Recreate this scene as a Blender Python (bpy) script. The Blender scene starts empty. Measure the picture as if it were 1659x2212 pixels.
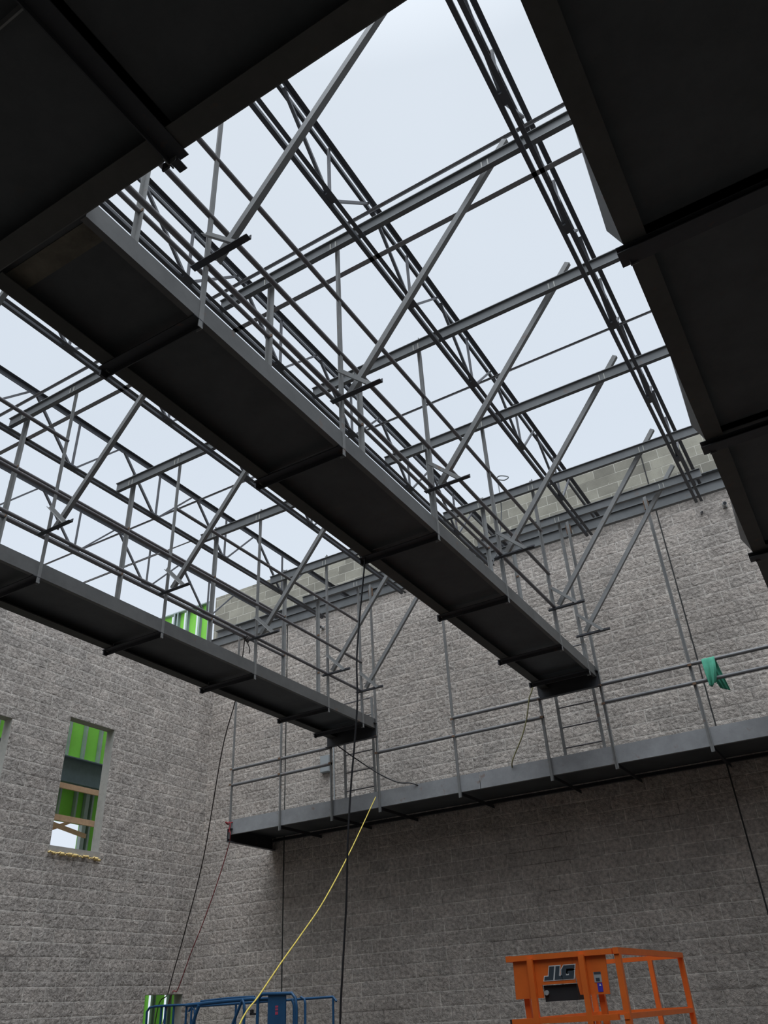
import bpy, bmesh, math, random
from mathutils import Vector, Matrix
random.seed(7)
SC = bpy.context.scene
COL = SC.collection
ZC = 1.7                     # camera height above the floor; builders below use heights measured from the camera

# ------------------------------------------------------------------ camera
R0 = Vector((0.85666732, 0.51343013, -0.05010586))      # image right
R1 = Vector((-0.31153316, 0.43747714, -0.84354066))     # image down
R2 = Vector((-0.41117902, 0.73824336, 0.53472288))      # forward
cam = bpy.data.cameras.new('camera')
cam.sensor_fit = 'VERTICAL'; cam.sensor_height = 24.0
cam.lens = 1702.016 / 2212 * 24.0
cam.clip_start = 0.05; cam.clip_end = 400
co = bpy.data.objects.new('camera', cam); COL.objects.link(co)
M = Matrix.Identity(4)
for r in range(3):
    M[r][0] = R0[r]; M[r][1] = -R1[r]; M[r][2] = -R2[r]
M[2][3] = ZC
co.matrix_world = M
SC.camera = co

# ------------------------------------------------------------------ light: an overcast sky, brighter towards the zenith
SKY_GAIN = 1.0
SKY_FILL = 6.4
w = bpy.data.worlds.new('overcast_sky'); SC.world = w; w.use_nodes = True
nt = w.node_tree; nt.nodes.clear()
out = nt.nodes.new('ShaderNodeOutputWorld'); bg = nt.nodes.new('ShaderNodeBackground')
tc = nt.nodes.new('ShaderNodeTexCoord'); sep = nt.nodes.new('ShaderNodeSeparateXYZ')
ramp = nt.nodes.new('ShaderNodeValToRGB'); noi = nt.nodes.new('ShaderNodeTexNoise')
noi.inputs['Scale'].default_value = 2.2; noi.inputs['Detail'].default_value = 3
mixn = nt.nodes.new('ShaderNodeMix'); mixn.data_type = 'RGBA'; mixn.blend_type = 'MULTIPLY'
mixn.inputs['Factor'].default_value = 0.09
nt.links.new(tc.outputs['Generated'], sep.inputs[0]); nt.links.new(tc.outputs['Generated'], noi.inputs['Vector'])
nt.links.new(sep.outputs['Z'], ramp.inputs['Fac'])
el = ramp.color_ramp.elements
el[0].position = 0.0; el[0].color = (0.78, 0.85, 0.95, 1)
el[1].position = 1.0; el[1].color = (1.25, 1.33, 1.42, 1)
for p, c in ((0.30, (0.755, 0.83, 0.93, 1)), (0.60, (0.69, 0.765, 0.86, 1)), (0.88, (0.72, 0.79, 0.875, 1))):
    e = el.new(p); e.color = c
nt.links.new(ramp.outputs['Color'], mixn.inputs['A']); nt.links.new(noi.outputs['Fac'], mixn.inputs['B'])
# bright patch added to the unseen sky behind the viewer to lift the walls
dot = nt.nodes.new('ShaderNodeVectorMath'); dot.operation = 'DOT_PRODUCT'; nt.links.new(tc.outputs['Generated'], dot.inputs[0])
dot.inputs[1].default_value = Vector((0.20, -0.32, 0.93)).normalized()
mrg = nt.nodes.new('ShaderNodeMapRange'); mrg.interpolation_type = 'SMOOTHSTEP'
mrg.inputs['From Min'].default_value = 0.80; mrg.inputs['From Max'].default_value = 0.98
mrg.inputs['To Min'].default_value = 1.0; mrg.inputs['To Max'].default_value = SKY_FILL
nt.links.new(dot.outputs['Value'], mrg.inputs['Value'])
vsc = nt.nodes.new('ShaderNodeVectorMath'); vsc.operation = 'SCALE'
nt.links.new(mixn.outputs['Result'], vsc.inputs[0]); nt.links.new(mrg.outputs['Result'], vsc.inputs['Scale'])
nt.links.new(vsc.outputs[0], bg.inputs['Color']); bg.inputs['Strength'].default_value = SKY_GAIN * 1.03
nt.links.new(bg.outputs[0], out.inputs['Surface'])
SC.view_settings.view_transform = 'Standard'; SC.view_settings.look = 'None'
SC.view_settings.exposure = 0.0; SC.view_settings.gamma = 1.0
SC.view_settings.use_curve_mapping = False

# ------------------------------------------------------------------ materials
def lk(nt, a, b): nt.links.new(a, b)

def mat(name, col, rough=0.6, metal=0.0, var=0.25, scale=6.0, second=None, bump=0.0):
    m = bpy.data.materials.new(name); m.use_nodes = True
    nt = m.node_tree; b = nt.nodes['Principled BSDF']
    b.inputs['Roughness'].default_value = rough; b.inputs['Metallic'].default_value = metal
    g = nt.nodes.new('ShaderNodeNewGeometry'); n = nt.nodes.new('ShaderNodeTexNoise')
    n.inputs['Scale'].default_value = scale; n.inputs['Detail'].default_value = 5; n.inputs['Roughness'].default_value = 0.65
    lk(nt, g.outputs['Position'], n.inputs['Vector'])
    r = nt.nodes.new('ShaderNodeValToRGB')
    r.color_ramp.elements[0].position = 0.3; r.color_ramp.elements[1].position = 0.7
    r.color_ramp.elements[0].color = tuple(c * (1 - var) for c in col) + (1,)
    r.color_ramp.elements[1].color = tuple(min(1, c * (1 + var)) for c in (second or col)) + (1,)
    lk(nt, n.outputs['Fac'], r.inputs['Fac']); lk(nt, r.outputs['Color'], b.inputs['Base Color'])
    if bump:
        bp = nt.nodes.new('ShaderNodeBump'); bp.inputs['Strength'].default_value = bump; bp.inputs['Distance'].default_value = 0.01
        lk(nt, n.outputs['Fac'], bp.inputs['Height']); lk(nt, bp.outputs['Normal'], b.inputs['Normal'])
    return m

def steel(name, col, rust=0.0, rough=0.55, metal=0.0):
    """primed steel with faint mill scale blotches and optional rust spots"""
    m = mat(name, col, rough, metal, 0.16, 4.0)
    nt = m.node_tree; b = nt.nodes['Principled BSDF']
    src = b.inputs['Base Color'].links[0].from_socket
    g = nt.nodes.new('ShaderNodeNewGeometry'); n = nt.nodes.new('ShaderNodeTexNoise')
    n.inputs['Scale'].default_value = 9.0; n.inputs['Detail'].default_value = 6
    lk(nt, g.outputs['Position'], n.inputs['Vector'])
    r = nt.nodes.new('ShaderNodeMapRange')
    r.inputs['From Min'].default_value = 0.66; r.inputs['From Max'].default_value = 0.74
    r.inputs['To Min'].default_value = 0.0; r.inputs['To Max'].default_value = rust
    lk(nt, n.outputs['Fac'], r.inputs['Value'])
    mx = nt.nodes.new('ShaderNodeMix'); mx.data_type = 'RGBA'
    lk(nt, r.outputs['Result'], mx.inputs['Factor']); lk(nt, src, mx.inputs['A'])
    mx.inputs['B'].default_value = (0.20, 0.085, 0.035, 1)
    lk(nt, mx.outputs['Result'], b.inputs['Base Color'])
    return m

def block(name, axis, base, base2, mortar, rough_face=True, phase=0.0, hphase=0.0):
    """concrete masonry 16 x 8 in. units; axis = horizontal world axis of the wall"""
    m = bpy.data.materials.new(name); m.use_nodes = True
    nt = m.node_tree; b = nt.nodes['Principled BSDF']; b.inputs['Roughness'].default_value = 0.95
    b.inputs['Specular IOR Level'].default_value = 0.15
    g = nt.nodes.new('ShaderNodeNewGeometry'); s = nt.nodes.new('ShaderNodeSeparateXYZ'); lk(nt, g.outputs['Position'], s.inputs[0])
    c = nt.nodes.new('ShaderNodeCombineXYZ')
    ax = nt.nodes.new('ShaderNodeMath'); ax.operation = 'ADD'; ax.inputs[1].default_value = hphase
    az = nt.nodes.new('ShaderNodeMath'); az.operation = 'ADD'; az.inputs[1].default_value = phase
    lk(nt, s.outputs[axis], ax.inputs[0]); lk(nt, s.outputs['Z'], az.inputs[0])
    lk(nt, ax.outputs[0], c.inputs['X']); lk(nt, az.outputs[0], c.inputs['Y'])
    # slightly wandering joints
    wn = nt.nodes.new('ShaderNodeTexNoise'); wn.inputs['Scale'].default_value = 1.7; lk(nt, g.outputs['Position'], wn.inputs['Vector'])
    wv = nt.nodes.new('ShaderNodeVectorMath'); wv.operation = 'SCALE'; wv.inputs['Scale'].default_value = 0.012
    lk(nt, wn.outputs['Color'], wv.inputs[0])
    wa = nt.nodes.new('ShaderNodeVectorMath'); wa.operation = 'ADD'; lk(nt, c.outputs[0], wa.inputs[0]); lk(nt, wv.outputs[0], wa.inputs[1])
    br = nt.nodes.new('ShaderNodeTexBrick')
    br.offset = 0.42; br.offset_frequency = 2; br.squash = 1.0
    br.inputs['Scale'].default_value = 1.0; br.inputs['Brick Width'].default_value = 0.4064; br.inputs['Row Height'].default_value = 0.2032
    br.inputs['Mortar Size'].default_value = 0.0072; br.inputs['Mortar Smooth'].default_value = 0.4; br.inputs['Bias'].default_value = 0.0
    br.inputs['Color1'].default_value = base + (1,); br.inputs['Color2'].default_value = base2 + (1,)
    lk(nt, wa.outputs[0], br.inputs['Vector'])
    # mortar: pale in places, a dark shadow line in others
    mn = nt.nodes.new('ShaderNodeTexNoise'); mn.inputs['Scale'].default_value = 2.3; mn.inputs['Detail'].default_value = 3
    mnm = nt.nodes.new('ShaderNodeMapping'); mnm.inputs['Scale'].default_value = (.35, .35, 2.2)
    lk(nt, g.outputs['Position'], mnm.inputs['Vector']); lk(nt, mnm.outputs[0], mn.inputs['Vector'])
    mr = nt.nodes.new('ShaderNodeValToRGB')
    mr.color_ramp.elements[0].position = 0.36; mr.color_ramp.elements[0].color = tuple(x * (0.5 if rough_face else .8) for x in base) + (1,)
    mr.color_ramp.elements[1].position = 0.43; mr.color_ramp.elements[1].color = mortar + (1,)
    lk(nt, mn.outputs['Fac'], mr.inputs['Fac']); lk(nt, mr.outputs['Color'], br.inputs['Mortar'])
    # stone grain
    n1 = nt.nodes.new('ShaderNodeTexNoise'); n1.inputs['Scale'].default_value = 17.0 if rough_face else 60.0
    n1.inputs['Detail'].default_value = 7; n1.inputs['Roughness'].default_value = 0.68
    lk(nt, g.outputs['Position'], n1.inputs['Vector'])
    n2 = nt.nodes.new('ShaderNodeTexNoise'); n2.inputs['Scale'].default_value = 3.0; n2.inputs['Detail'].default_value = 4
    lk(nt, g.outputs['Position'], n2.inputs['Vector'])
    def mul(src, fac_src, lo, hi, f0=0.35, f1=0.65):
        rr = nt.nodes.new('ShaderNodeMapRange'); rr.inputs['From Min'].default_value = f0; rr.inputs['From Max'].default_value = f1
        rr.inputs['To Min'].default_value = lo; rr.inputs['To Max'].default_value = hi
        lk(nt, fac_src, rr.inputs['Value'])
        vm = nt.nodes.new('ShaderNodeVectorMath'); vm.operation = 'SCALE'
        lk(nt, src, vm.inputs[0]); lk(nt, rr.outputs['Result'], vm.inputs['Scale'])
        return vm.outputs[0]
    v = mul(br.outputs['Color'], n1.outputs['Fac'], 0.62 if rough_face else 0.93, 1.25 if rough_face else 1.06)
    v = mul(v, n2.outputs['Fac'], 0.88, 1.1)
    lk(nt, v, b.inputs['Base Color'])
    # relief: broken stone face pillowed towards its joints, mortar nearly flush
    if rough_face:
        n3 = nt.nodes.new('ShaderNodeTexNoise'); n3.inputs['Scale'].default_value = 15.0; n3.inputs['Detail'].default_value = 6
        n3.inputs['Roughness'].default_value = 0.6
        lk(nt, g.outputs['Position'], n3.inputs['Vector'])
        b2 = nt.nodes.new('ShaderNodeTexBrick'); b2.offset = br.offset; b2.offset_frequency = 2; b2.squash = 1.0
        for k_ in ('Scale', 'Brick Width', 'Row Height'): b2.inputs[k_].default_value = br.inputs[k_].default_value
        b2.inputs['Mortar Size'].default_value = 0.035; b2.inputs['Mortar Smooth'].default_value = 1.0
        lk(nt, wa.outputs[0], b2.inputs['Vector'])
        pl = nt.nodes.new('ShaderNodeMath'); pl.operation = 'MULTIPLY_ADD'; pl.inputs[1].default_value = -0.10; lk(nt, b2.outputs['Fac'], pl.inputs[0]); lk(nt, n3.outputs['Fac'], pl.inputs[2])
        mf = nt.nodes.new('ShaderNodeMix'); mf.data_type = 'FLOAT'; lk(nt, br.outputs['Fac'], mf.inputs['Factor']); lk(nt, pl.outputs[0], mf.inputs['A']); mf.inputs['B'].default_value = 0.34
        hgt = mf.outputs['Result']; dist = 0.06; st = 0.85
    else:
        inv = nt.nodes.new('ShaderNodeMath'); inv.operation = 'SUBTRACT'; inv.inputs[0].default_value = 1.0; lk(nt, br.outputs['Fac'], inv.inputs[1])
        hgt = inv.outputs[0]; dist = 0.006; st = 0.6
    bp = nt.nodes.new('ShaderNodeBump'); bp.inputs['Strength'].default_value = st; bp.inputs['Distance'].default_value = dist
    lk(nt, hgt, bp.inputs['Height']); lk(nt, bp.outputs['Normal'], b.inputs['Normal'])
    return m

MT = {}
MT['split_x'] = block('split_face_block_back', 'X', (0.54, 0.47, 0.41), (0.475, 0.42, 0.37), (0.68, 0.62, 0.55), True, -0.098, 0.0)
MT['split_y'] = block('split_face_block_side', 'Y', (0.54, 0.475, 0.42), (0.475, 0.425, 0.38), (0.70, 0.645, 0.575), True, -0.05, 0.0)
MT['smooth'] = block('smooth_block_parapet', 'X', (0.385, 0.36, 0.29), (0.25, 0.233, 0.19), (0.56, 0.53, 0.45), False, -0.098, 0.1)
MT['smooth_edge'] = mat('sawn_block_reveal', (0.40, 0.375, 0.34), 0.95, 0, 0.12, 12)
MT['dark_block'] = block('low_bounce_block', 'Y', (0.15, 0.14, 0.13), (0.14, 0.13, 0.12), (0.2, 0.19, 0.18), False)  # unseen walls: block colour darkened to lessen light bounced on to the back wall
MT['joint'] = mat('joint_sealant_dark', (0.045, 0.043, 0.04), 0.9)
MT['floor'] = mat('dusty_concrete_slab', (0.065, 0.06, 0.053), 0.9, 0, 0.2, 1.2)
MT['earth'] = mat('bare_ground', (0.22, 0.19, 0.15), 0.95, 0, 0.25, 0.7)
MT['face'] = steel('steel_grey_primer_stringer', (0.128, 0.126, 0.120), 0.35)
MT['wface'] = steel('steel_pale_grey_stringer', (0.29, 0.29, 0.29), 0.45)
MT['inner_dark'] = steel('steel_dark_flange', (0.082, 0.079, 0.072), 0.3, 0.7)  # even dark brownish grey for the flanges of the overhead catwalks
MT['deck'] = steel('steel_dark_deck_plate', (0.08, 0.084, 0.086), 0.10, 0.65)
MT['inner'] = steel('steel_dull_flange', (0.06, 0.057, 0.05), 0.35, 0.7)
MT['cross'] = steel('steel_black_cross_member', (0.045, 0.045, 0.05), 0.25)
MT['hang'] = steel('steel_grey_hanger', (0.225, 0.222, 0.212), 0.5)
MT['rail'] = steel('steel_brown_grey_pipe', (0.15, 0.138, 0.138), 0.4, 0.42)
MT['wrail'] = steel('steel_grey_pipe', (0.18, 0.175, 0.172), 0.4, 0.42)
MT['beam'] = steel('steel_grey_roof_beam', (0.155, 0.158, 0.155), 0.25)
MT['truss'] = steel('steel_dark_joist', (0.085, 0.088, 0.097), 0.2)
MT['web'] = steel('steel_grey_joist_web', (0.11, 0.11, 0.118), 0.3)
MT['bridge'] = steel('steel_light_bridging', (0.30, 0.295, 0.30), 0.4)
MT['clip'] = mat('bare_steel_clip', (0.42, 0.41, 0.36), 0.5, 0, 0.1)
MT['rusty'] = mat('rusty_weld', (0.17, 0.10, 0.06), 0.85, 0, 0.4, 20)
MT['tan'] = mat('tan_dusty_strip', (0.17, 0.15, 0.115), 0.9, 0, 0.35, 5)
MT['green'] = mat('green_gypsum_sheathing', (0.28, 0.74, 0.09), 0.8, 0, 0.1, 1.5)
MT['stud'] = mat('galvanised_stud', (0.36, 0.42, 0.40), 0.45, 0.2, 0.12)
MT['lintel'] = mat('grey_blue_lintel_primer', (0.14, 0.18, 0.20), 0.6, 0, 0.12)
MT['wood'] = mat('raw_lumber', (0.52, 0.33, 0.19), 0.8, 0, 0.15, 14)
MT['foam'] = mat('yellow_spray_foam', (0.85, 0.62, 0.26), 0.9, 0, 0.2, 30)
MT['orange'] = mat('orange_paint', (0.78, 0.155, 0.02), 0.45, 0, 0.08)
MT['blue'] = mat('blue_paint', (0.011, 0.075, 0.175), 0.45, 0, 0.12)
MT['black'] = mat('black_rubber', (0.02, 0.02, 0.022), 0.6)
MT['slate'] = mat('slate_vinyl', (0.045, 0.06, 0.075), 0.5, 0, 0.05)
MT['white'] = mat('white_vinyl', (0.72, 0.72, 0.70), 0.5, 0, 0.05)
MT['label_blue'] = mat('blue_vinyl', (0.05, 0.04, 0.42), 0.5, 0, 0.05)
MT['pink'] = mat('faded_red_vinyl', (0.45, 0.06, 0.12), 0.5, 0, 0.05)
MT['yellow'] = mat('yellow_rope_fibre', (0.80, 0.62, 0.12), 0.8, 0, 0.15, 40)
MT['red'] = mat('red_cord_jacket', (0.30, 0.035, 0.04), 0.6, 0, 0.15)
MT['cable'] = mat('black_cable_jacket', (0.015, 0.014, 0.016), 0.5)
MT['brown_rope'] = mat('dark_brown_rope', (0.06, 0.05, 0.045), 0.9)
MT['olive'] = mat('olive_hose', (0.24, 0.22, 0.10), 0.7)
MT['grey_cable'] = mat('grey_wire_rope', (0.22, 0.23, 0.23), 0.5)
MT['cloth'] = mat('teal_green_fabric', (0.075, 0.34, 0.22), 0.9, 0, 0.12, 9)
MT['panel'] = mat('grey_enclosure_paint', (0.36, 0.38, 0.38), 0.5, 0, 0.04)
MT['lamp'] = mat('dull_aluminium', (0.45, 0.45, 0.44), 0.35, 0.6)

# ------------------------------------------------------------------ mesh helpers (coordinates: world X, Y; Z from camera height)
V = Vector
class MB:
    def __init__(s): s.v = []; s.f = []; s.smooth = []
    def add(s, vs, fs, smooth=False):
        o = len(s.v); s.v += [tuple(x) for x in vs]
        s.f += [tuple(i + o for i in f) for f in fs]; s.smooth += [smooth] * len(fs)
        return s
    def box(s, x0, x1, y0, y1, z0, z1):
        vs = [(x, y, z) for x in (x0, x1) for y in (y0, y1) for z in (z0, z1)]
        return s.add(vs, [(0, 1, 3, 2), (4, 6, 7, 5), (0, 4, 5, 1), (2, 3, 7, 6), (0, 2, 6, 4), (1, 5, 7, 3)])
    def ext(s, prof, p0, p1, u, v, smooth=False, cap=True):
        """closed profile of (a, b) swept from p0 to p1; a along u, b along v"""
        p0, p1, u, v = V(p0), V(p1), V(u), V(v); n = len(prof)
        if (p1 - p0).dot(u.cross(v)) < 0: prof = list(reversed(prof))
        area = sum(prof[i][0] * prof[(i + 1) % n][1] - prof[(i + 1) % n][0] * prof[i][1] for i in range(n))
        vs = [p0 + u * a + v * b for a, b in prof] + [p1 + u * a + v * b for a, b in prof]
        fs = [(i, (i + 1) % n, n + (i + 1) % n, n + i) for i in range(n)]
        s.add(vs, fs, smooth)
        if cap:
            s.add(vs, [tuple(range(n - 1, -1, -1)), tuple(range(n, 2 * n))])
        return s
    def angle(s, p0, p1, u, v, a=.064, b=None, t=.007):
        b = b or a
        return s.ext([(0, 0), (a, 0), (a, t), (t, t), (t, b), (0, b)], p0, p1, u, v)
    def ibeam(s, p0, p1, u, v, w, h, tw=.007, tf=.009):
        """u across the flange, v up; origin bottom centre"""
        a, c = w / 2, tw / 2
        return s.ext([(-a, 0), (a, 0), (a, tf), (c, tf), (c, h - tf), (a, h - tf), (a, h), (-a, h), (-a, h - tf), (-c, h - tf), (-c, tf), (-a, tf)], p0, p1, u, v)
    def channel(s, p0, p1, u, v, w, h, tw=.008, tf=.010):
        """web on the origin side, flanges towards +u, v up"""
        return s.ext([(0, 0), (w, 0), (w, tf), (tw, tf), (tw, h - tf), (w, h - tf), (w, h), (0, h)], p0, p1, u, v)
    def tube(s, pts, r, n=8, cap=True):
        pts = [V(p) for p in pts]; rings = []
        t0 = (pts[1] - pts[0]).normalized()
        up = V((0, 0, 1)) if abs(t0.z) < .9 else V((1, 0, 0))
        x = t0.cross(up).normalized()
        for i, p in enumerate(pts):
            t = (pts[min(i + 1, len(pts) - 1)] - pts[max(i - 1, 0)]).normalized()
            x = (x - t * x.dot(t)).normalized(); y = t.cross(x)
            rings.append([p + (x * math.cos(a) + y * math.sin(a)) * r for a in (2 * math.pi * k / n for k in range(n))])
        vs = [q for rg in rings for q in rg]
        fs = [(i * n + k, i * n + (k + 1) % n, (i + 1) * n + (k + 1) % n, (i + 1) * n + k) for i in range(len(pts) - 1) for k in range(n)]
        s.add(vs, fs, True)
        if cap: s.add(vs, [tuple(range(n - 1, -1, -1)), tuple((len(pts) - 1) * n + k for k in range(n))])
        return s
    def bar(s, p0, p1, w, h, up=(0, 0, 1)):
        """rectangular bar centred on p0-p1"""
        p0, p1 = V(p0), V(p1); t = (p1 - p0).normalized(); u = t.cross(V(up)).normalized(); v = u.cross(t)
        return s.ext([(-w / 2, -h / 2), (w / 2, -h / 2), (w / 2, h / 2), (-w / 2, h / 2)], p0, p1, u, v)
    def plate(s, quad, n, t):
        """quad of four points thickened by t along n"""
        q = [V(p) for p in quad]; d = V(n).normalized() * t
        return s.add(q + [p + d for p in q], [(0, 1, 2, 3), (7, 6, 5, 4), (0, 4, 5, 1), (1, 5, 6, 2), (2, 6, 7, 3), (3, 7, 4, 0)])

def spline(pts, n=10):
    pts = [V(p) for p in pts]; P = [pts[0] * 2 - pts[1]] + pts + [pts[-1] * 2 - pts[-2]]; o = []
    for i in range(1, len(P) - 2):
        a, b, c, d = P[i - 1:i + 3]
        for k in range(n):
            t = k / n
            o.append(.5 * ((2 * b) + (c - a) * t + (2 * a - 5 * b + 4 * c - d) * t * t + (3 * b - a - 3 * c + d) * t ** 3))
    return o + [pts[-1]]

def tag(o, label=None, cat=None, group=None, kind=None):
    if label: o['label'] = label
    if cat: o['category'] = cat
    if group: o['group'] = group
    if kind: o['kind'] = kind
    return o
def thing(name, loc, label, cat, group=None, kind=None):
    o = bpy.data.objects.new(name, None); COL.objects.link(o); o.empty_display_size = .2
    o.location = (loc[0], loc[1], loc[2] + ZC)
    return tag(o, label, cat, group, kind)
WORLD = {}
def obj(name, mb, m, parent=None, at=None, **kw):
    """mb in camera-height coordinates; linked as ONE mesh object whose origin sits at the parent (or at `at`)"""
    if parent is not None:
        org = V((0, 0, 0)); p = parent
        while p is not None: org += p.location; p = p.parent
        loc = V((0, 0, 0))
    else:
        if at is None:
            xs = [v[0] for v in mb.v]; ys = [v[1] for v in mb.v]; zs = [v[2] for v in mb.v]
            at = ((min(xs) + max(xs)) / 2, (min(ys) + max(ys)) / 2, min(zs))
        org = V((at[0], at[1], at[2] + ZC)); loc = org
    me = bpy.data.meshes.new(name)
    me.from_pydata([(V(v) + V((0, 0, ZC)) - org)[:] for v in mb.v], [], mb.f); me.update()
    me.polygons.foreach_set('use_smooth', mb.smooth)
    bm = bmesh.new(); bm.from_mesh(me); bmesh.ops.recalc_face_normals(bm, faces=bm.faces); bm.to_mesh(me); bm.free()
    me.materials.append(MT[m])
    o = bpy.data.objects.new(name, me); COL.objects.link(o); o.location = loc
    if parent is not None: o.parent = parent
    return tag(o, **kw) if kw else o
X, Y, Z = V((1, 0, 0)), V((0, 1, 0)), V((0, 0, 1))

# ------------------------------------------------------------------ setting
D = 12.88; XL = -11.84; FL = -ZC

obj('floor', MB().box(-11.84, 8.0, -4.0, D, FL - .15, FL), 'floor', label='dusty concrete floor slab of the roofless hall', cat='floor', kind='structure')
obj('ground_outside', MB().box(-40, -12.14, -30, 45, FL - .3, FL - .16), 'earth', label='bare ground outside beyond the block side wall', cat='ground', kind='structure')
wb = obj('wall_back', MB().box(-12.14, 8.0, D, D + .3, FL, 7.32), 'split_x', label='tall grey split-face block wall behind the wall catwalk', cat='wall', kind='structure')
obj('parapet', MB().box(-11.95, 8.0, D, D + .2, 7.32, 8.63), 'smooth', wb, label='smooth pale block courses above the split-face')
for jx in (-9.78, -1.617):
    obj('control_joint', MB().box(jx - .011, jx + .011, D - .006, D + .01, FL, 7.32 if jx < -5 else 8.6), 'joint', wb)
# left wall built around its three openings
W1 = (9.215, 10.25, 2.60, 4.775); W2 = (7.0, 8.07, 2.30, 4.46); W3 = (11.69, 12.62, -1.6, .455)
ys = sorted({-4.0, D} | {w_[k] for w_ in (W1, W2, W3) for k in (0, 1)}); zs = sorted({FL, 7.36} | {w_[k] for w_ in (W1, W2, W3) for k in (2, 3)})
mb = MB()
for i in range(len(ys) - 1):
    for j in range(len(zs) - 1):
        yc, zc = (ys[i] + ys[i + 1]) / 2, (zs[j] + zs[j + 1]) / 2
        if any(a < yc < b and c < zc < d for a, b, c, d in (W1, W2, W3)): continue
        mb.box(XL - .2, XL, ys[i], ys[i + 1], zs[j], zs[j + 1])
wl = obj('wall_left', mb, 'split_y', label='grey split-face block wall with narrow window openings', cat='wall', kind='structure')
for n_, (a, b, c, d) in enumerate((W1, W2, W3), 1):
    mb = MB(); t = .004
    mb.box(XL - .202, XL - .002, a, a + t, c, d).box(XL - .202, XL - .002, b - t, b, c, d).box(XL - .202, XL - .002, a, b, d - t, d)
    mb.box(XL - .202, XL - .002, a, b, c, c + t)
    obj('window_%d' % n_, mb, 'smooth_edge', label=('tall unglazed window opening with two boards across it', 'unglazed window opening cut by the edge of the view', 'low unglazed opening near the wall corner')[n_ - 1], cat='window opening', kind='structure')
obj('wall_right', MB().box(8.0, 8.3, -4.0, D, FL, 7.36), 'dark_block', label='block wall on the far side of the hall out of view', cat='wall', kind='structure')
obj('wall_front', MB().box(-12.14, 8.3, -4.3, -4.0, FL, 7.36), 'dark_block', label='block wall behind the viewer', cat='wall', kind='structure')

# ------------------------------------------------------------------ outer stud wall seen through the openings
XS = -13.35
sheets = ((6.2, 9.62, -1.7, 5.95), (9.62, 11.07, 3.40, 5.95), (11.07, 13.22, -1.7, 5.95), (9.62, 11.07, -1.7, 1.9))
sw = thing('stud_wall', (XS, 10, FL), 'outer stud wall with green sheathing seen through the tall window', 'stud wall', kind='thing')
for a, b, c, d in sheets:
    obj('sheathing', MB().box(XS - .11, XS - .095, a, b, c, d), 'green', sw)
k = 0
for i in range(17):
    y = 6.43 + .4 * i
    lo = -1.7
    if 9.66 < y < 11.0: lo = 3.40
    obj('stud', MB().channel((XS - .09, y, lo), (XS - .09, y, 5.9), Y, X, .042, .09, .003, .003), 'stud', sw)
    if lo > 0: obj('stud', MB().channel((XS - .09, y, -1.7), (XS - .09, y, 1.86), Y, X, .042, .09, .003, .003), 'stud', sw)
obj('jamb_stud', MB().box(XS - .09, XS, 11.07, 11.16, -1.7, 4.06), 'stud', sw)
obj('top_track', MB().box(XS - .09, XS + .01, 6.2, 13.22, 5.9, 5.95), 'stud', sw)
obj('mid_track', MB().box(XS - .09, XS + .03, 6.2, 13.22, 4.55, 4.61), 'stud', sw)
lb = obj('spandrel_beam', MB().ibeam((XS + .12, 6.2, 4.06), (XS + .12, 13.22, 4.06), X, Z, .16, .49, .012, .02), 'lintel', label='wide grey spandrel beam crossing behind the tall window', cat='beam', kind='thing')
obj('timber_brace', MB().bar((-13.22, 9.3, 3.42), (-13.22, 11.07, 3.16), .04, .075), 'wood', label='sloping timber brace low behind the tall window', cat='board')
obj('timber_brace', MB().bar((-13.3, 10.35, 3.22), (-13.3, 10.8, 3.42), .03, .06), 'wood', label='short timber strut rising from the sloping brace', cat='board')
obj('crossbar_board', MB().box(-12.085, -12.045, 9.2, 10.4, 3.60, 3.69), 'wood', label='upper raw timber board across the tall window', cat='board', group='boards across the tall window')
obj('crossbar_board', MB().box(-12.085, -12.045, 9.2, 10.4, 3.06, 3.158), 'wood', label='lower raw timber board across the tall window', cat='board', group='boards across the tall window')
# sill block and foam bead
obj('sill_block', MB().box(XL - .22, XL + .012, 9.20, 10.27, 2.515, 2.605), 'smooth_edge', label='smooth concrete sill at the foot of the tall window', cat='sill', kind='thing')
mb = MB(); pts = []
for i in range(41):
    y = 9.19 + 1.05 * i / 40
    pts.append((XL + .03 + .008 * math.sin(i * 1.3), y, 2.495 + .012 * math.sin(i * .9) + .010 * math.sin(i * 2.3)))
base = len(pts)
mb.tube(pts, .012, 7)
for i in range(0, 41, 2):
    p = V(pts[i]); r = random.choice((.008, .012, .016, .022, .03))
    mb.tube([p + V((.0, -r, .0)), p + V((.012, 0, -.004)), p + V((0, r, 0))], r, 7)
obj('foam_bead', mb, 'foam', label='lumpy yellow foam bead under the tall window sill', cat='foam')
# green parapet framing beyond the corner
gp = thing('parapet_framing', (-13.2, 13.36, 7.0), 'bright green sheathed framing standing above the far wall corner', 'stud wall', kind='thing')
GY = 13.36
for a, b in ((-14.8, -13.87), (-13.80, -13.745), (-13.69, -13.44), (-13.37, -13.02), (-12.95, -12.61)):
    if b - a > .1: obj('sheathing', MB().box(a, b, GY, GY + .015, FL - .16, 8.86), 'green', gp)
    obj('stud', MB().channel((a + .10, GY - .092, FL - .16), (a + .10, GY - .092, 8.84), X, Y, .042, .09, .003, .003), 'stud', gp)
obj('end_stud', MB().box(-12.545, -12.48, GY - .09, GY + .01, FL - .16, 8.86), 'stud', gp)
obj('top_track', MB().box(-14.8, -12.48, GY - .095, GY + .02, 8.84, 8.87), 'stud', gp)

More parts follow.
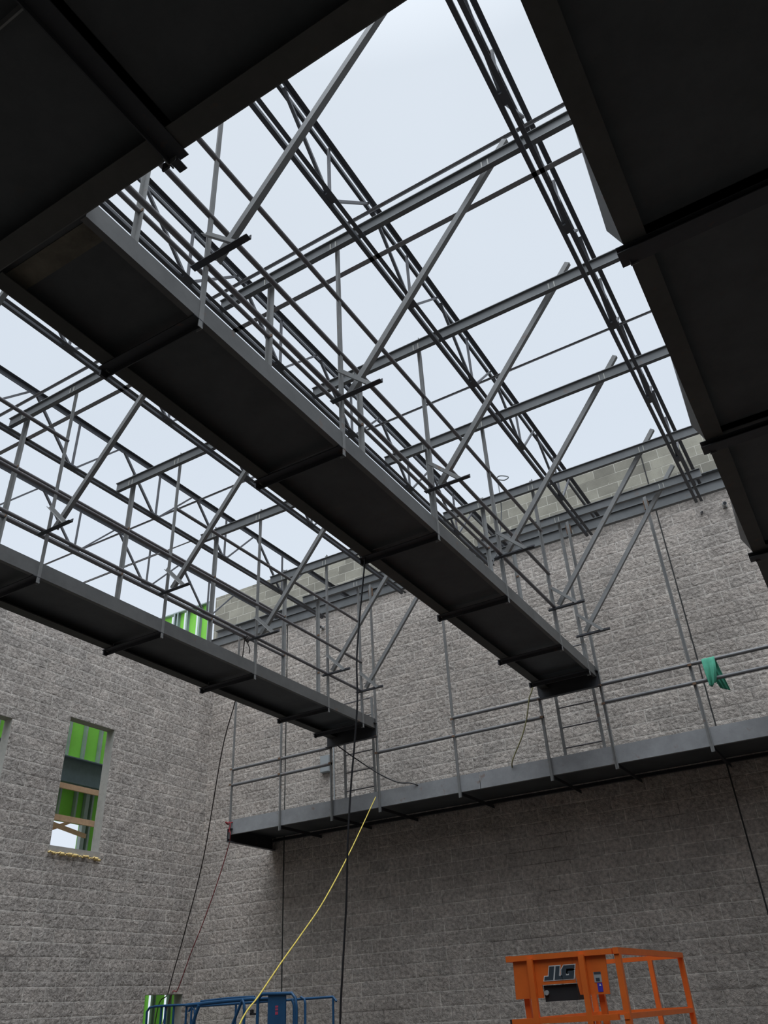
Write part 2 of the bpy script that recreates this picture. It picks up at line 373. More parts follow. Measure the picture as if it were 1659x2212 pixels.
# ------------------------------------------------------------------ roof trusses (joists) along Y
TX = [-.81 - 1.81 * i for i in range(6)]
tl = ['double-angle roof truss closest to the big dark catwalk', 'double-angle roof truss over the braces of the middle catwalk', 'double-angle roof truss running low behind the middle catwalk rails',
      'double-angle roof truss glimpsed along the underside edge of the middle catwalk', 'double-angle roof truss above the rails of the lower catwalk', 'double-angle roof truss nearest the green framing and side wall']
def make_truss(i, xc):
    t = thing('roof_truss', (xc, 6.4, 6.6), tl[i], 'roof truss', 'roof trusses')
    g = .016
    mb = MB()
    for s in (-1, 1):
        mb.angle((xc + s * g, -.6, 6.60), (xc + s * g, 11.78, 6.60), X * s, Z, .045, .045, .005)
    obj('bottom_chord', mb, 'truss', t)
    mb = MB()
    for s in (-1, 1):
        mb.angle((xc + s * g, -.6, 7.43), (xc + s * g, 12.80, 7.43), X * s, -Z, .05, .05, .005)
    obj('top_chord', mb, 'truss', t)
    top = [.0 + 1.6 * k for k in range(8)]
    for k in range(7):
        yt, yb = top[k], top[k] + .8
        obj('web', MB().bar((xc, yt + .05, 7.39), (xc, yb - .05, 6.64), .032, .032, X), 'web', t)
        obj('web', MB().bar((xc, yb + .06, 6.64), (xc, yt + 1.55, 7.39), .026, .026, X), 'web', t)
        obj('vertical_web', MB().bar((xc, yb, 6.63), (xc, yb, 7.40), .026, .026, Y), 'web', t)
        obj('filler_plate', MB().box(xc - g, xc + g, yb - .06, yb + .06, 6.602, 6.66), 'truss', t)
    return t
for i, xc in enumerate(TX): make_truss(i, xc)

# bridging angles across the trusses
def bridging(x0, x1, y, z, label, a=.024):
    return obj('bridging_bar', MB().angle((x0, y, z), (x1, y, z), -Y, -Z if z > 7 else Z, a, a, .004), 'bridge', label=label, cat='bridging bar', group='bridging bars')
bridging(-9.9, .4, 4.84, 7.375, 'thin upper bridging bar just above the first roof beam', .030)
bridging(-9.9, .4, 4.86, 6.600, 'heavier lower bridging bar just below the first roof beam', .056)
bridging(-11.8, .4, 8.06, 7.375, 'long thin bridging bar between the second and third roof beams')
bridging(-10.6, -8.0, 8.06, 6.60, 'short lower bridging bar near the side wall')
bridging(-11.8, -9.86, 8.97, 7.375, 'short upper bridging bar ending at the truss nearest the side wall')

# ------------------------------------------------------------------ roof beams along X
HC = [2.83, 4.637, 6.41, 8.22, 10.08, 11.25]          # hanger lines of the middle catwalk
HL = [2.83, 4.67, 6.51, 8.335, 10.185, 11.215]        # hanger lines of the lower catwalk
ordn = ['hidden first', 'first', 'second', 'third', 'fourth', 'short last']
def roof_beam(x0, x1, y, label, clips, h=.15, wd=.055, z=6.665, group='roof beams'):
    b = obj('roof_beam', MB().ibeam((x0, y, z), (x1, y, z), Y, Z, wd, h), 'beam', label=label, cat='roof beam', group=group, kind='thing')
    for cx in clips:
        for dx in (-.042, .022):
            obj('clip', MB().box(cx + dx, cx + dx + .012, y - .014, y - .004, z + .012, z + .105), 'clip', b)
    return b
for i in range(1, 5):
    roof_beam(-4.47, .35, HC[i] - .072, '%s roof beam out from the near catwalk, above the middle catwalk' % ordn[i], (-2.95, -3.81, -1.22))
    roof_beam(-8.09, -4.75, HL[i] - .072, '%s roof beam out from the near catwalk, above the lower catwalk' % ordn[i], (-6.89, -7.79, -5.2))
roof_beam(-4.40, -.62, HC[5] - .08, 'short roof beam above the end of the middle catwalk', (-2.95, -1.22))
roof_beam(-8.1, -4.75, HL[5] - .08, 'short roof beam above the end of the lower catwalk', (-6.89, -7.79))
YW = 11.62
roof_beam(-11.2, 6.0, YW + .10, 'longest roof beam, parallel to and closest to the block wall', (-2.9, -6.87), .19, .07, 6.665)
obj('ledger_channel', MB().channel((-11.80, D - .02, 7.42), (7.9, D - .02, 7.42), -Y, Z, .09, .27, .01, .014), 'beam', label='steel ledger channel bolted along the top of the split-face wall', cat='ledger', kind='thing')

# ------------------------------------------------------------------ catwalks
ZB = 4.125; ZT = 4.295
def hanger(mb, x, y, sx, z0, z1, a=.054, b=.043):
    """angle post, heel at (x, y); one leg towards sx*X, the other towards -Y"""
    mb.angle((x, y, z0), (x, y, z1), X * sx, -Y, a, b, .006); return mb
RZ = (4.70, 5.24, 5.97)

def catwalk_y(name, label, x0, x1, y0, y1, H, ztop, rails, diag=True, left_flange=.13):
    t = thing(name, ((x0 + x1) / 2, (y0 + y1) / 2, ZB), label, 'catwalk')
    # deck plates between the stringers, one per bay
    cuts = [y0] + [h for h in H if y0 + .3 < h < y1 - .2] + [y1]
    for a, b in zip(cuts[:-1], cuts[1:]):
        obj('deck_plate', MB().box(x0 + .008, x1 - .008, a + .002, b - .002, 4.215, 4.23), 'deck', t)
    obj('stringer', MB().channel((x1, y0, ZB), (x1, y1, ZB), -X, Z, .05, ZT - ZB, .007, .007), 'face', t)
    mb = MB().channel((x0, y0, ZB), (x0, y1, ZB), X, Z, .05, ZT - ZB, .007, .007)
    obj('stringer', mb, 'face', t)
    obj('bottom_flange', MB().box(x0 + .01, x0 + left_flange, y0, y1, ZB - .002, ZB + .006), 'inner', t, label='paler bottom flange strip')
    for h in H:
        if h < y0: continue
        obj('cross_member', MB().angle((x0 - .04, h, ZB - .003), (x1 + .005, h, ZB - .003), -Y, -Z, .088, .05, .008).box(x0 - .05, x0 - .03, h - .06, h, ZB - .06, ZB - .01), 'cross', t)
    for h in H:
        mb = MB(); hanger(mb, x1 + .004, h, -1, 4.05, ztop(h, 1)); hp = obj('hanger_post', mb, 'hang', t)
        mb = MB(); hanger(mb, x0 - .004, h, 1, 4.10, ztop(h, 0), .06, .043); hq = obj('hanger_post', mb, 'hang', t)
        for z in RZ:
            obj('weld', MB().box(x0 - .006, x0 + .05, h - .012, h + .006, z - .016, z + .016), 'rusty', hq)
        if diag and h > 2:
            d = V((1.89, 0, 2.34)).normalized(); n = V((d.z, 0, -d.x))
            p = V((x1 + .045, h + .004, 4.74)); q = p + d * (2.98 if h < 11 else 3.02)
            obj('diagonal_brace', MB().angle(p + n * .03, q + n * .03, -n, Y, .060, .05, .006), 'hang', t)
            obj('outrigger', MB().angle((x1 - .085, h - .047, 4.645), (x1 + .44, h - .047, 4.645), -Y, Z, .055, .045, .006), 'cross', t)
            d2 = V((.31, 0, -.315)).normalized(); n2 = V((d2.z, 0, -d2.x)) * -1
            obj('knee_brace', MB().angle(V((x1 - .03, h - .05, 5.0)), V((x1 + .31, h - .05, 4.655)), n2, -Y, .045, .035, .005), 'hang', t)
    for side, z, a, b in rails:
        xx = x1 - .005 if side else x0 + .005
        obj('handrail', MB().tube([(xx, a, z), (xx, b, z)], .024, 10), 'rail', t)
    # deep end support
    mb = MB().channel((x0 - .06, y1 - .01, ZB - .16), (x1 + .03, y1 - .01, ZB - .16), -Y, Z, .07, .249, .008, .01)
    obj('end_support', mb, 'cross', t)
    return t
def zt_c(h, r): return 6.90 if h < 11 else (6.86 if r else 6.74)
rc = [(1, z, 1.8, 10.08) for z in RZ] + [(0, z, 1.8, 10.08) for z in RZ]
cw_c = catwalk_y('catwalk', 'middle steel catwalk with diagonal braces, hung from the roof beams', -3.83, -2.93, 1.80, 11.60, HC, zt_c, rc)
obj('end_strip', MB().box(-3.80, -3.03, 1.86, 2.02, 4.209, 4.2145), 'tan', cw_c, label='tan dusty strip at the near end of the deck')
rl = [(1, RZ[0] - .02, 1.8, 11.21), (1, RZ[1] - .03, 1.8, 11.21), (1, RZ[2], 1.8, 4.67), (1, RZ[2], 6.51, 11.21)] + [(0, z, 1.8, 10.185) for z in RZ]
cw_l = catwalk_y('catwalk', 'lower catwalk in the picture, ending above the corner side of the wall catwalk', -7.82, -6.875, 1.80, 11.60, HL, zt_c, rl, left_flange=.15)
for h in HL[2:5]:
    obj('base_gusset', MB().ext([(0, 0), (.07, 0), (0, .08)], (-7.80, h - .055, ZT), (-7.79, h - .055, ZT), -Y, Z), 'cross', cw_l)

# big catwalk overhead on the right, with leaning toe plates
HR = [3.95, 6.47, 8.94, 11.2]
t = thing('catwalk', (.2, 6.7, ZB), 'big near-black catwalk seen from directly below, edge against the sky', 'catwalk')
x0, x1 = -.23, 1.25
cuts = [1.80, 3.82, 6.33, 8.80, 11.60]
for a, b in zip(cuts[:-1], cuts[1:]):
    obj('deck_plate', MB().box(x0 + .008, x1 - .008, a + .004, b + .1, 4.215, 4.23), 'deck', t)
    mb = MB(); m_ = a + .55 * (b - a)
    mb.plate([(x0, a + .14, ZB), (x0, m_, ZB), (x0 - .006, m_, ZT + .02), (x0 + .006, a + .14, ZT + .02)], (1, 0, 0), .006)
    mb.plate([(x0, m_, ZB), (x0, b, ZB), (x0 - .075, b, ZT + .02), (x0 - .006, m_, ZT + .02)], (1, 0, 0), .006)
    obj('toe_plate', mb, 'face', t)
    obj('toe_plate', MB().box(x1 - .006, x1, a + .1, b, ZB, ZT), 'face', t)
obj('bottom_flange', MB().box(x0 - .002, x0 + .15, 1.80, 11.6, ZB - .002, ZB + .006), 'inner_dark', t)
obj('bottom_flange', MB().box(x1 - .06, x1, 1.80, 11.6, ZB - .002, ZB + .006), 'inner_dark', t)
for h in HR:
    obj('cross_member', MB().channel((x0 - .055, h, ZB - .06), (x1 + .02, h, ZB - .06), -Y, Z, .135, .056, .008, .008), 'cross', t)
    for xx, sx in ((x0, 1), (x1, -1)):
        mb = MB(); hanger(mb, xx - .004 * sx, h, sx, 4.05, 6.7); obj('hanger_post', mb, 'hang', t)
for z in RZ: obj('handrail', MB().tube([(x1 - .01, 1.8, z), (x1 - .01, 11.2, z)], .024, 10), 'rail', t)
mbs = [MB().tube([(x0 + .03, 3.95, z), (x0 + .03, 11.2, z)], .024, 10) for z in RZ]
for mb in mbs: obj('handrail', mb, 'rail', t)

# cross catwalk overhead, joining the others
t = thing('catwalk', (-2.5, 1.3, ZB), 'dark cross catwalk overhead whose straight edge cuts the top corner of the sky', 'catwalk')
y0, y1 = -.12, 1.79
for a, b in ((-7.8, -4.7), (-4.7, -2.13), (-2.24, .15), (.15, 2.4)):
    obj('deck_plate', MB().box(a, b, y0 + .008, y1 - .008, 4.215, 4.23), 'deck', t)
obj('stringer', MB().channel((-7.8, y1, ZB), (2.4, y1, ZB), -Y, Z, .05, ZT - ZB, .007, .007), 'face', t)
obj('stringer', MB().channel((-7.8, y0, ZB), (2.4, y0, ZB), Y, Z, .05, ZT - ZB, .007, .007), 'face', t)
obj('bottom_flange', MB().box(-7.8, 2.4, y1 - .15, y1 - .008, ZB - .002, ZB + .006), 'inner_dark', t, label='paler bottom flange strip')
obj('bottom_flange', MB().box(-7.8, 2.4, .836, .846, ZB - .004, ZB + .09), 'hang', t, label='bright thin seam strip')
for xx in (-4.7, -2.245, .2):
    obj('cross_member', MB().angle((xx, y0 - .03, ZB - .006), (xx, y1 + .035, ZB - .006), X, -Z, .112, .05, .008), 'cross', t)
    obj('cross_lug', MB().box(xx - .05, xx - .0, y1 - .0, y1 + .012, ZB - .075, ZB - .01).box(xx + .02, xx + .075, y1 + .0, y1 + .07, ZB - .066, ZB - .058), 'cross', t)
    for yy, sy in ((y1, -1), (y0, 1)):
        obj('hanger_post', MB().angle((xx, yy + .004 * -sy, 4.06), (xx, yy + .004 * -sy, 6.9), X, Y * sy, .05, .05, .006), 'hang', t)

# catwalk bracketed on the block wall
t = thing('catwalk', (-5, 12.2, 2.83), 'catwalk hung along the block wall, railing on its outer side', 'catwalk')
PX = [-10.03, -8.90, -7.80, -6.85, -5.385, -3.865, -2.885, -1.555, .6, 2.4]
zb, zt = 2.83, 3.08
obj('deck_plate', MB().box(-10.04, 5.5, YW + .01, D - .002, 2.93, 2.945), 'deck', t)
for a, b in ((-10.04, -5.06), (-5.05, 5.5)):
    obj('stringer', MB().channel((a, YW, zb), (b, YW, zb), Y, Z, .05, zt - zb, .008, .01), 'wface', t) if 'wface' in MT else obj('stringer', MB().channel((a, YW, zb), (b, YW, zb), Y, Z, .05, zt - zb, .008, .01), 'face', t)
obj('rear_angle', MB().angle((-10.04, D - .001, zb + .02), (5.5, D - .001, zb + .02), -Y, Z, .06, .06, .008), 'cross', t)
obj('end_support', MB().channel((-10.06, YW - .06, 2.70), (-10.06, D - .005, 2.70), X, Z, .08, .229, .01, .012), 'cross', t)
for px in PX[1:]:
    obj('cross_member', MB().angle((px, YW + .01, zb - .002), (px, D - .01, zb - .002), -X, -Z, .06, .05, .008), 'cross', t)
for px in PX:
    tall = px not in (-7.80, -3.865)
    mb = MB().angle((px, YW - .002, zb - .08), (px, YW - .002, 6.90 if tall else 3.98), -X, -Y, .05, .05, .006)
    hp = obj('hanger_post' if tall else 'guard_post', mb, 'hang', t)
    if tall and px in (-6.85, -2.885, -1.555):
        obj('weld', MB().box(px - .07, px + .01, YW + .01, YW + .04, 6.68, 6.85), 'rusty', hp)
    for z in (3.70, 3.98):
        obj('weld', MB().box(px - .052, px - .0, YW - .056, YW - .046, z - .016, z + .016), 'rusty', hp)
def wr(a, b, z): obj('handrail', MB().tube([(a, YW - .025, z), (b, YW - .025, z)], .027, 10), 'wrail', t)
wr(-10.03, -7.80, 3.975); wr(-10.03, -7.80, 3.69); wr(-6.85, -5.385, 3.71); wr(-5.385, -3.865, 4.0); wr(-5.385, -3.865, 3.70)
wr(-2.885, 5.5, 3.995); wr(-2.885, 5.5, 3.72)

# ladders between the wall catwalk and the two hung catwalks
def ladder(x0, x1, label):
    t = thing('ladder', ((x0 + x1) / 2, 11.75, 2.95), label, 'ladder', 'catwalk ladders')
    for xx in (x0, x1):
        obj('side_rail', MB().box(xx - .022, xx + .022, 11.74, 11.76, 2.95, 4.75), 'hang', t)
    for k in range(6):
        obj('rung', MB().tube([(x0, 11.75, 3.215 + .308 * k), (x1, 11.75, 3.215 + .308 * k)], .012, 8), 'rail', t)
ladder(-3.67, -3.065, 'steel ladder under the end of the middle catwalk')
ladder(-7.62, -7.025, 'steel ladder under the end of the lower catwalk')

# ------------------------------------------------------------------ ropes, cables and small wall fixtures
def rope(name, pts, r, m, label, cat, n=10):
    return obj(name, MB().tube(spline(pts, n), r, 7), m, label=label, cat=cat)
rope('hanging_cable', [(-3.80, 6.35, 4.12), (-3.86, 6.22, 3.04), (-3.87, 6.2, 2.45), (-3.964, 6.2, 1.73), (-4.0, 6.18, 1.25), (-4.042, 6.2, .79), (-4.093, 6.2, .287), (-4.124, 6.2, -.066), (-4.15, 6.2, -.9), (-4.1, 6.1, FL + .02)], .009, 'cable',
     'thick black cable hanging from the middle catwalk to the floor', 'cable')
rope('rope', [(-6.905, 11.545, 2.982), (-6.327, 9.839, 1.893), (-5.94, 8.627, 1.157), (-5.761, 7.933, .764), (-5.641, 7.433, .488), (-5.499, 6.895, .188), (-5.393, 6.5, -.03), (-5.2, 5.9, -.6), (-5.0, 5.3, FL + .02)], .0075, 'yellow',
     'taut yellow rope running from the wall catwalk edge down towards the viewer', 'rope')
rope('rope', [(-7.86, 9.2, 5.26), (-7.9, 9.251, 5.215), (-8.083, 9.415, 4.872), (-8.376, 9.649, 4.415), (-8.909, 10.004, 3.796), (-9.947, 10.865, 2.374), (-10.904, 11.567, 1.366), (-11.593, 12.058, .711), (-11.87, 12.254, .445), (-12.1, 12.3, .3), (-12.2, 12.3, -.4)], .009, 'brown_rope',
     'thin dark rope from the lower catwalk down to the low corner opening', 'rope')
mb = MB().tube(spline([(-10.02, 11.55, 2.93), (-9.956, 11.53, 2.80), (-10.08, 11.632, 2.627), (-10.426, 11.793, 2.108), (-10.868, 11.983, 1.527), (-11.275, 12.147, 1.051), (-11.695, 12.33, .52), (-11.87, 12.36, .44), (-12.2, 12.4, -.4)], 10), .008, 7)
loop = [(-10.06 + .06 * math.cos(a), 11.60 + .075 * math.sin(a), 3.03 + .012 * math.sin(2 * a)) for a in (2 * math.pi * k / 20 for k in range(21))]
mb.tube(loop, .011, 7).tube(spline([(-10.0, 11.53, 3.04), (-9.975, 11.535, 2.98), (-9.985, 11.53, 2.90), (-10.01, 11.54, 2.86)], 6), .010, 7)
obj('cord', mb, 'red', label='red cord knotted at the wall catwalk corner and dropping to the low opening', cat='cord')
rope('cable', [(-7.66, 11.57, 3.99), (-7.584, 11.55, 3.919), (-7.258, 11.55, 3.661), (-6.813, 11.54, 3.337), (-6.469, 11.55, 3.145), (-6.216, 11.58, 3.09), (-6.0, 11.75, 2.97)], .010, 'cable',
     'black cable sagging from the lower catwalk end on to the wall catwalk', 'cable')
rope('hose', [(-3.95, 11.57, 4.20), (-3.988, 11.55, 4.10), (-4.036, 11.55, 4.011), (-4.119, 11.55, 3.733), (-4.237, 11.55, 3.468), (-4.399, 11.55, 3.215), (-4.476, 11.58, 3.09), (-4.55, 11.8, 2.96)], .010, 'olive',
     'thin olive hose drooping from the middle catwalk end', 'hose')
rope('wire', [(-3.83, 10.06, 5.0), (-3.80, 10.07, 5.5), (-3.771, 10.1, 5.715), (-3.67, 10.1, 5.885), (-3.588, 10.1, 6.188), (-3.509, 10.1, 6.586), (-3.494, 10.1, 6.977), (-3.508, 10.1, 7.163), (-3.446, 10.1, 7.202), (-3.311, 10.1, 7.129), (-3.38, 10.1, 7.094), (-3.502, 10.1, 7.152)], .009, 'grey_cable',
     'grey wire rising in a small loop beside a middle catwalk post', 'wire')
# knot on the lower catwalk rail
mb = MB()
for k in range(3):
    mb.tube([(-7.80 + .035 * math.cos(a) , 9.17 + .03 * k + .02 * math.sin(a * 2), 5.21 + .045 * math.sin(a)) for a in (2 * math.pi * j / 14 for j in range(15))], .009, 6)
mb.tube(spline([(-7.8, 9.2, 5.16), (-7.78, 9.25, 5.05), (-7.83, 9.3, 5.0)], 6), .008, 6)
obj('rope_coil', mb, 'brown_rope', label='small dark rope coil wound on a rail of the lower catwalk', cat='rope')
# wall fixtures
t = thing('junction_box', (-8.77, D - .05, 3.94), 'pale grey electrical box on the block wall above the wall catwalk', 'electrical box')
obj('enclosure', MB().box(-8.875, -8.665, D - .085, D - .002, 3.945, 4.26), 'panel', t)
obj('cover', MB().box(-8.868, -8.672, D - .092, D - .085, 3.955, 4.25), 'panel', t)
obj('conduit', MB().tube([(-8.60, D - .02, 3.0), (-8.60, D - .02, 4.4)], .012, 8), 'panel', t)
def fixture(x, z, label, s=1.0):
    t = thing('flood_lamp', (x, D - .05, z), label, 'lamp', 'small lamps on the block wall')
    obj('bracket', MB().box(x - .03 * s, x + .03 * s, D - .03, D - .001, z - .03 * s, z + .04 * s), 'lamp', t)
    mb = MB().tube([(x - .005, D - .03, z + .01), (x + .02, D - .12 * s, z - .015)], .03 * s, 12)
    obj('lamp_head', mb, 'lamp', t)
    obj('lens', MB().tube([(x + .0205, D - .1205 * s, z - .0152), (x + .022, D - .128 * s, z - .017)], .024 * s, 12), 'black', t)
fixture(-.516, 6.985, 'bright little lamp on the block wall beside the big dark catwalk', 1.15)
fixture(-.904, 6.985, 'faint little lamp on the block wall below the end of a roof truss', .6)
fixture(-8.83, 6.985, 'little lamp on the block wall behind the lower catwalk', 1.1)

# cloth over the wall catwalk rail
mb = MB(); nu, nv = 24, 40
yr = YW - .025
prof = []
for j in range(nv + 1):
    s = j / nv
    if s < .44:   q = s / .44; prof.append((yr + .035 + .05 * (1 - q), 3.60 + (3.995 - 3.60) * q))
    elif s < .54: q = (s - .44) / .10; a = math.pi * q; prof.append((yr + .035 * math.cos(a), 3.995 + .036 * math.sin(a)))
    else:         q = (s - .54) / .46; prof.append((yr - .035 - .03 * q - .03 * math.sin(3 * q), 3.995 - .36 * q))
vs = []
for j, (y, z) in enumerate(prof):
    s = j / nv
    for i in range(nu + 1):
        u = i / nu
        front = max(0, (s - .54) / .46); back = max(0, (.44 - s) / .44)
        xa = -1.405 + .02 * front + .13 * back; xb = -1.225 - .065 * front ** 2 + .075 * back
        x = xa + (xb - xa) * u
        fold = .022 * math.sin(u * 9 + 2 * s) * (.25 + front + back) + .012 * math.sin(u * 21 + 5 * s) * front
        dz = -.03 * front * math.sin(u * 3.0 + .3) + .03 * front * (u - .5) * (1 if front else 0) - .06 * back * u
        vs.append((x, y - fold if front else y + abs(fold), z + dz))
fs = [(j * (nu + 1) + i, j * (nu + 1) + i + 1, (j + 1) * (nu + 1) + i + 1, (j + 1) * (nu + 1) + i) for j in range(nv) for i in range(nu)]
mb.add(vs, fs, True)
cl = obj('cloth', mb, 'cloth', label='crumpled teal green garment draped over the wall catwalk railing', cat='cloth')
sm = cl.modifiers.new('thick', 'SOLIDIFY'); sm.thickness = .004

# ------------------------------------------------------------------ scissor lifts
def lift_base(t, m, x0, x1, y0, y1, zdeck, along_y=True):
    """deck, folded scissor stack, chassis and wheels down to the floor"""
    obj('deck', MB().box(x0, x1, y0, y1, zdeck - .06, zdeck), m, t)
    mb = MB(); n = 5; h = (zdeck - .06 - (FL + .42)) / n
    for k in range(n):
        za, zb_ = FL + .42 + h * k + .02, FL + .42 + h * (k + 1) - .02
        if along_y:
            for xx in (x0 + .12, x1 - .12):
                mb.bar((xx, y0 + .12, za), (xx, y1 - .12, zb_), .04, .06).bar((xx + .045, y0 + .12, zb_), (xx + .045, y1 - .12, za), .04, .06)
        else:
            for yy in (y0 + .12, y1 - .12):
                mb.bar((x0 + .12, yy, za), (x1 - .12, yy, zb_), .04, .06).bar((x0 + .12, yy + .045, zb_), (x1 - .12, yy + .045, za), .04, .06)
    obj('scissor_stack', mb, m, t)
    obj('chassis', MB().box(x0 + .04, x1 - .04, y0 + .04, y1 - .04, FL + .12, FL + .42), m, t)
    for xx in (x0, x1):
        for yy in (y0 + .3, y1 - .3):
            if along_y: obj('wheel', MB().tube([(xx - .05, yy, FL + .16), (xx + .05, yy, FL + .16)], .16, 16), 'black', t)
    if not along_y:
        for xx in (x0 + .3, x1 - .3):
            for yy in (y0, y1): obj('wheel', MB().tube([(xx, yy - .05, FL + .16), (xx, yy + .05, FL + .16)], .16, 16), 'black', t)

YF = 6.34
t = thing('scissor_lift', (-2.27, 7.3, FL), 'orange scissor lift with a lettered panel on its end guardrail', 'scissor lift')
xa, xb, yb = -2.70, -1.90, 8.26
def ob(name, p0, p1, w_=.04, h_=.04, m='orange'): return obj(name, MB().bar(p0, p1, w_, h_), m, t)
ob('top_rail', (xa, YF, .283), (xb + .01, YF, .281), .04, .035)
ob('top_rail', (-1.865, YF + .0, .283), (-1.855, yb + .02, .29), .04, .04)
ob('top_rail', (-1.86, yb, .285), (xa, yb, .285), .035, .035)
ob('top_rail', (xa, YF + .02, .285), (xa, yb, .285), .04, .04)
for px in (-2.508, -2.113):
    obj('post', MB().bar((px, YF - .025, .275), (px - .006, YF - .025, -.82), .04, .035, Y), 'orange', t)
for px in (-2.60, -2.035):
    obj('post', MB().bar((px, YF + .06, .05), (px + .01, YF + .06, -.82), .04, .035, Y), 'orange', t)
obj('post', MB().bar((-1.862, YF + .03, .27), (-1.872, YF + .02, -.82), .042, .042, Y), 'orange', t)
obj('post', MB().bar((-1.86, yb, .275), (-1.86, yb - .0, -.82), .042, .042, Y), 'orange', t)
obj('post', MB().bar((-2.131, yb, .28), (-2.14, yb, -.82), .038, .038, Y), 'orange', t)
obj('post', MB().bar((xa, yb, .28), (xa, yb, -.82), .04, .04, Y), 'orange', t)
ob('mid_rail', (xa, YF - .02, -.113), (-1.915, YF - .02, -.112), .04, .035)
ob('mid_rail', (-1.868, YF, -.11), (-1.86, yb, -.123), .035, .035)
ob('mid_rail', (-1.86, yb, -.115), (xa, yb, -.115), .035, .035)
ob('mid_rail', (xa, YF, -.115), (xa, yb, -.115), .035, .035)
for px, pz in ((-2.705, -.112), (-1.93, -.112)):
    obj('rail_cap', MB().box(px - .012, px + .012, YF - .036, YF - .004, pz - .016, pz + .016), 'black', t)
# panel with its cut-out
q = MB()
q.plate([(-2.655, YF, .275), (-2.457, YF, .275), (-2.447, YF, .025), (-2.665, YF, .025)], Y, .012)
q.plate([(-2.457, YF, .275), (-2.20, YF, .275), (-2.192, YF, .105), (-2.450, YF, .105)], Y, .012)
q.plate([(-2.20, YF, .275), (-1.945, YF, .263), (-1.958, YF, .024), (-2.172, YF, .03)], Y, .012)
pan = obj('end_panel', q, 'orange', t)
obj('control_box', MB().box(-2.445, -2.195, YF + .02, YF + .16, .0, .10), 'black', t)
obj('lamp_face', MB().tube([(-2.425, YF + .005, .055), (-2.425, YF + .025, .055)], .016, 14), 'panel', t)
# lettering: three slanted block letters, dark with a pale outline
def poly(mb, pts, y, t_=.002): mb.ext([(a, b) for a, b in pts], (0, y, 0), (0, y - t_, 0), X, Z); return mb
LX0, LZ0, LH = -2.425, .132, .084
def sl(a, b): return (LX0 + a * .19 + b * .022, LZ0 + b * LH)
J = [(.16, 1), (.36, 1), (.36, 0), (0, 0), (0, .27), (.16, .27)]
Lh = [(.42, 1), (.58, 1), (.58, .26), (.72, .26), (.72, 0), (.42, 0)]
G = [(.66, .72), (.74, 1), (1.18, 1), (1.18, .74), (.86, .74), (.86, .27), (.98, .27), (.98, .4), (.92, .4), (.92, .58), (1.18, .58), (1.18, 0), (.76, 0), (.68, .2)]
def grow(P, d):
    c = [sl(*p) for p in P]; n = len(c); o = []
    ar = sum(c[i][0] * c[(i + 1) % n][1] - c[(i + 1) % n][0] * c[i][1] for i in range(n)); sg = 1 if ar > 0 else -1
    for i in range(n):
        p, a, b = V((*c[i], 0)), V((*c[i - 1], 0)), V((*c[(i + 1) % n], 0))
        e1, e2 = (p - a).normalized(), (b - p).normalized()
        n1, n2 = V((e1.y, -e1.x, 0)) * sg, V((e2.y, -e2.x, 0)) * sg
        m_ = (n1 + n2); m_ = m_ / max(.35, m_.dot(n1)) if m_.length > .01 else n1
        o.append((p.x + m_.x * d, p.y + m_.y * d))
    return o
lo = MB(); li = MB()
for P in (J, Lh, G):
    poly(lo, grow(P, .006), YF - .001, .0015); poly(li, [sl(*p) for p in P], YF - .003, .0015)
lt = obj('lettering', lo, 'white', pan, label='pale outline of the three letters'); obj('lettering', li, 'slate', pan, label='dark slate letter faces')
d = obj('decal', MB().box(-2.052, -1.998, YF - .002, YF, .098, .162), 'panel', pan, label='grey notice decal')
obj('decal', MB().box(-2.048, -1.998, YF - .0035, YF - .002, .148, .162).box(-2.04, -2.012, YF - .0035, YF - .002, .105, .125), 'slate', pan)
obj('decal', MB().box(-2.036, -2.000, YF - .002, YF, .040, .095), 'label_blue', pan, label='blue notice decal')
mb = MB(); poly(mb, [(-2.024, .076), (-2.008, .076), (-2.016, .090)], YF - .002, .0015); obj('decal', mb, 'white', pan)
for k in range(3): pass
lift_base(t, 'orange', xa, -1.86, YF, yb, -.82)

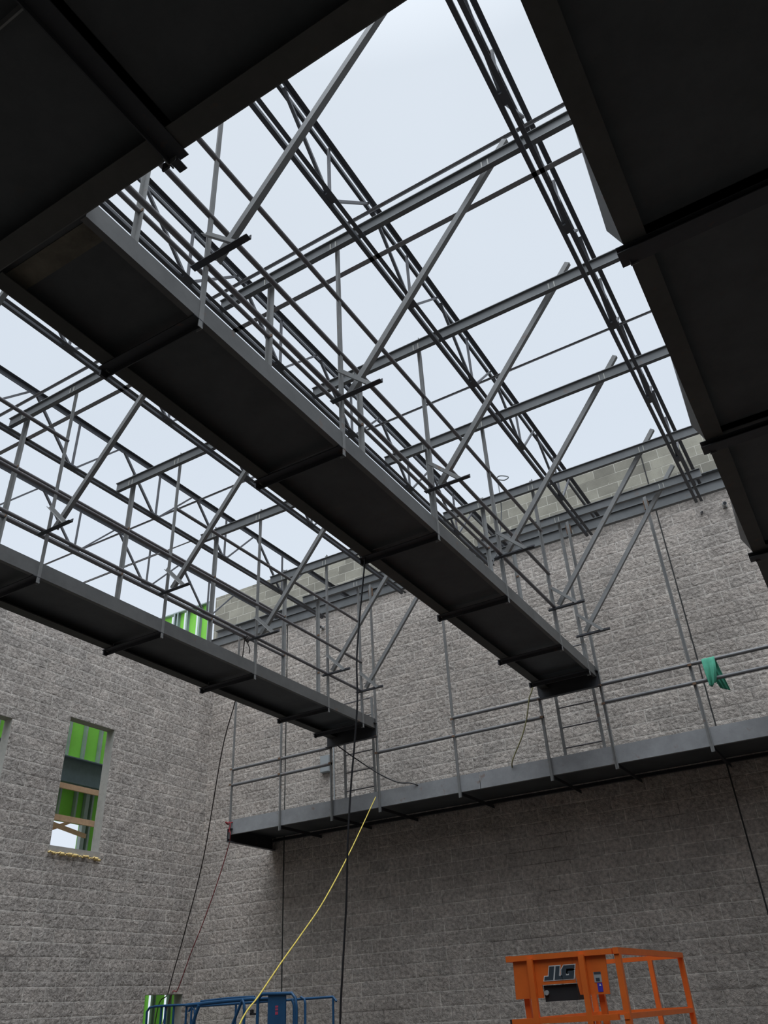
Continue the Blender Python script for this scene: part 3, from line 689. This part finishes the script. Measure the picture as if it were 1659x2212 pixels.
# blue platform
YBL = 8.5
t = thing('scissor_lift', (-7.4, 8.9, FL), 'blue lift platform with bent tube guardrails near the low corner opening', 'scissor lift')
def bt(name, pts, r, y=YBL, n=1, m='blue'):
    P_ = [(a, y, b) for a, b in pts]; P_ = spline(P_, 5) if n > 1 else P_
    return obj(name, MB().tube(P_, r, 9), m, t)
DK = -.85
bt('guardrail', [(-8.541, DK), (-8.545, 0.0), (-8.553, .145), (-8.512, .187), (-8.415, .197), (-8.104, .194), (-7.857, .187), (-7.806, .167), (-7.762, .124), (-7.75, .05), (-7.745, DK)], .014)
for x_ in (-8.32, -8.25, -8.113, -7.905): bt('post', [(x_, .19), (x_ + .01, DK)], .014, YBL + .01)
bt('guardrail', [(-7.90, .183), (-7.664, .188), (-7.335, .197), (-7.023, .2), (-6.86, .2), (-6.80, .185), (-6.76, .19), (-6.60, .187)], .021)
bt('guardrail', [(-7.7, .215), (-7.335, .226), (-7.023, .226), (-6.87, .222)], .012, YBL + .03)
bt('strut', [(-7.678, .175), (-7.763, -.012), (-8.02, DK)], .020, YBL - .02)
bt('strut', [(-7.37, DK), (-7.134, -.036), (-7.022, .165), (-7.0, .195), (-6.979, .165), (-6.968, .10), (-6.968, -.05), (-6.968, DK)], .017, YBL - .03)
bt('guardrail', [(-6.756, DK), (-6.756, .14), (-6.743, .205), (-6.695, .24), (-6.27, .226), (-6.222, .18), (-6.206, .08), (-6.204, DK)], .018, YBL - .05)
bt('guardrail', [(-6.345, .17), (-6.315, .11), (-6.312, DK)], .014, YBL + .05)
bt('guardrail', [(-6.24, .187), (-6.191, .165), (-6.179, .12), (-6.178, DK)], .014, YBL + .08)
bp_ = obj('side_panel', MB().box(-6.614, -6.362, YBL - .045, YBL - .03, -.35, .228), 'blue', t)
mb = MB(); 
for a, b in ((.098, .118), (.07, .09), (.03, .06)): mb.box(-6.505, -6.465, YBL - .047, YBL - .045, a, b)
obj('decal', mb, 'pink', bp_, label='faded red decal')
obj('toggle', MB().box(-6.90, -6.875, YBL - .01, YBL + .03, .05, .095).box(-6.90, -6.84, YBL - .01, YBL + .03, .04, .06), 'black', t)
for x_ in (-8.5, -7.75, -7.0, -6.25): bt('post', [(x_, .17), (x_, DK)], .014, 9.25)
bt('guardrail', [(-8.55, .13), (-8.5, .18), (-6.25, .18), (-6.2, .13)], .014, 9.25)
bt('guardrail', [(-8.55, -.33), (-6.2, -.33)], .014, 9.25); bt('guardrail', [(-8.55, -.33), (-6.2, -.33)], .014, YBL)
lift_base(t, 'blue', -8.56, -6.17, 8.46, 9.28, DK, False)
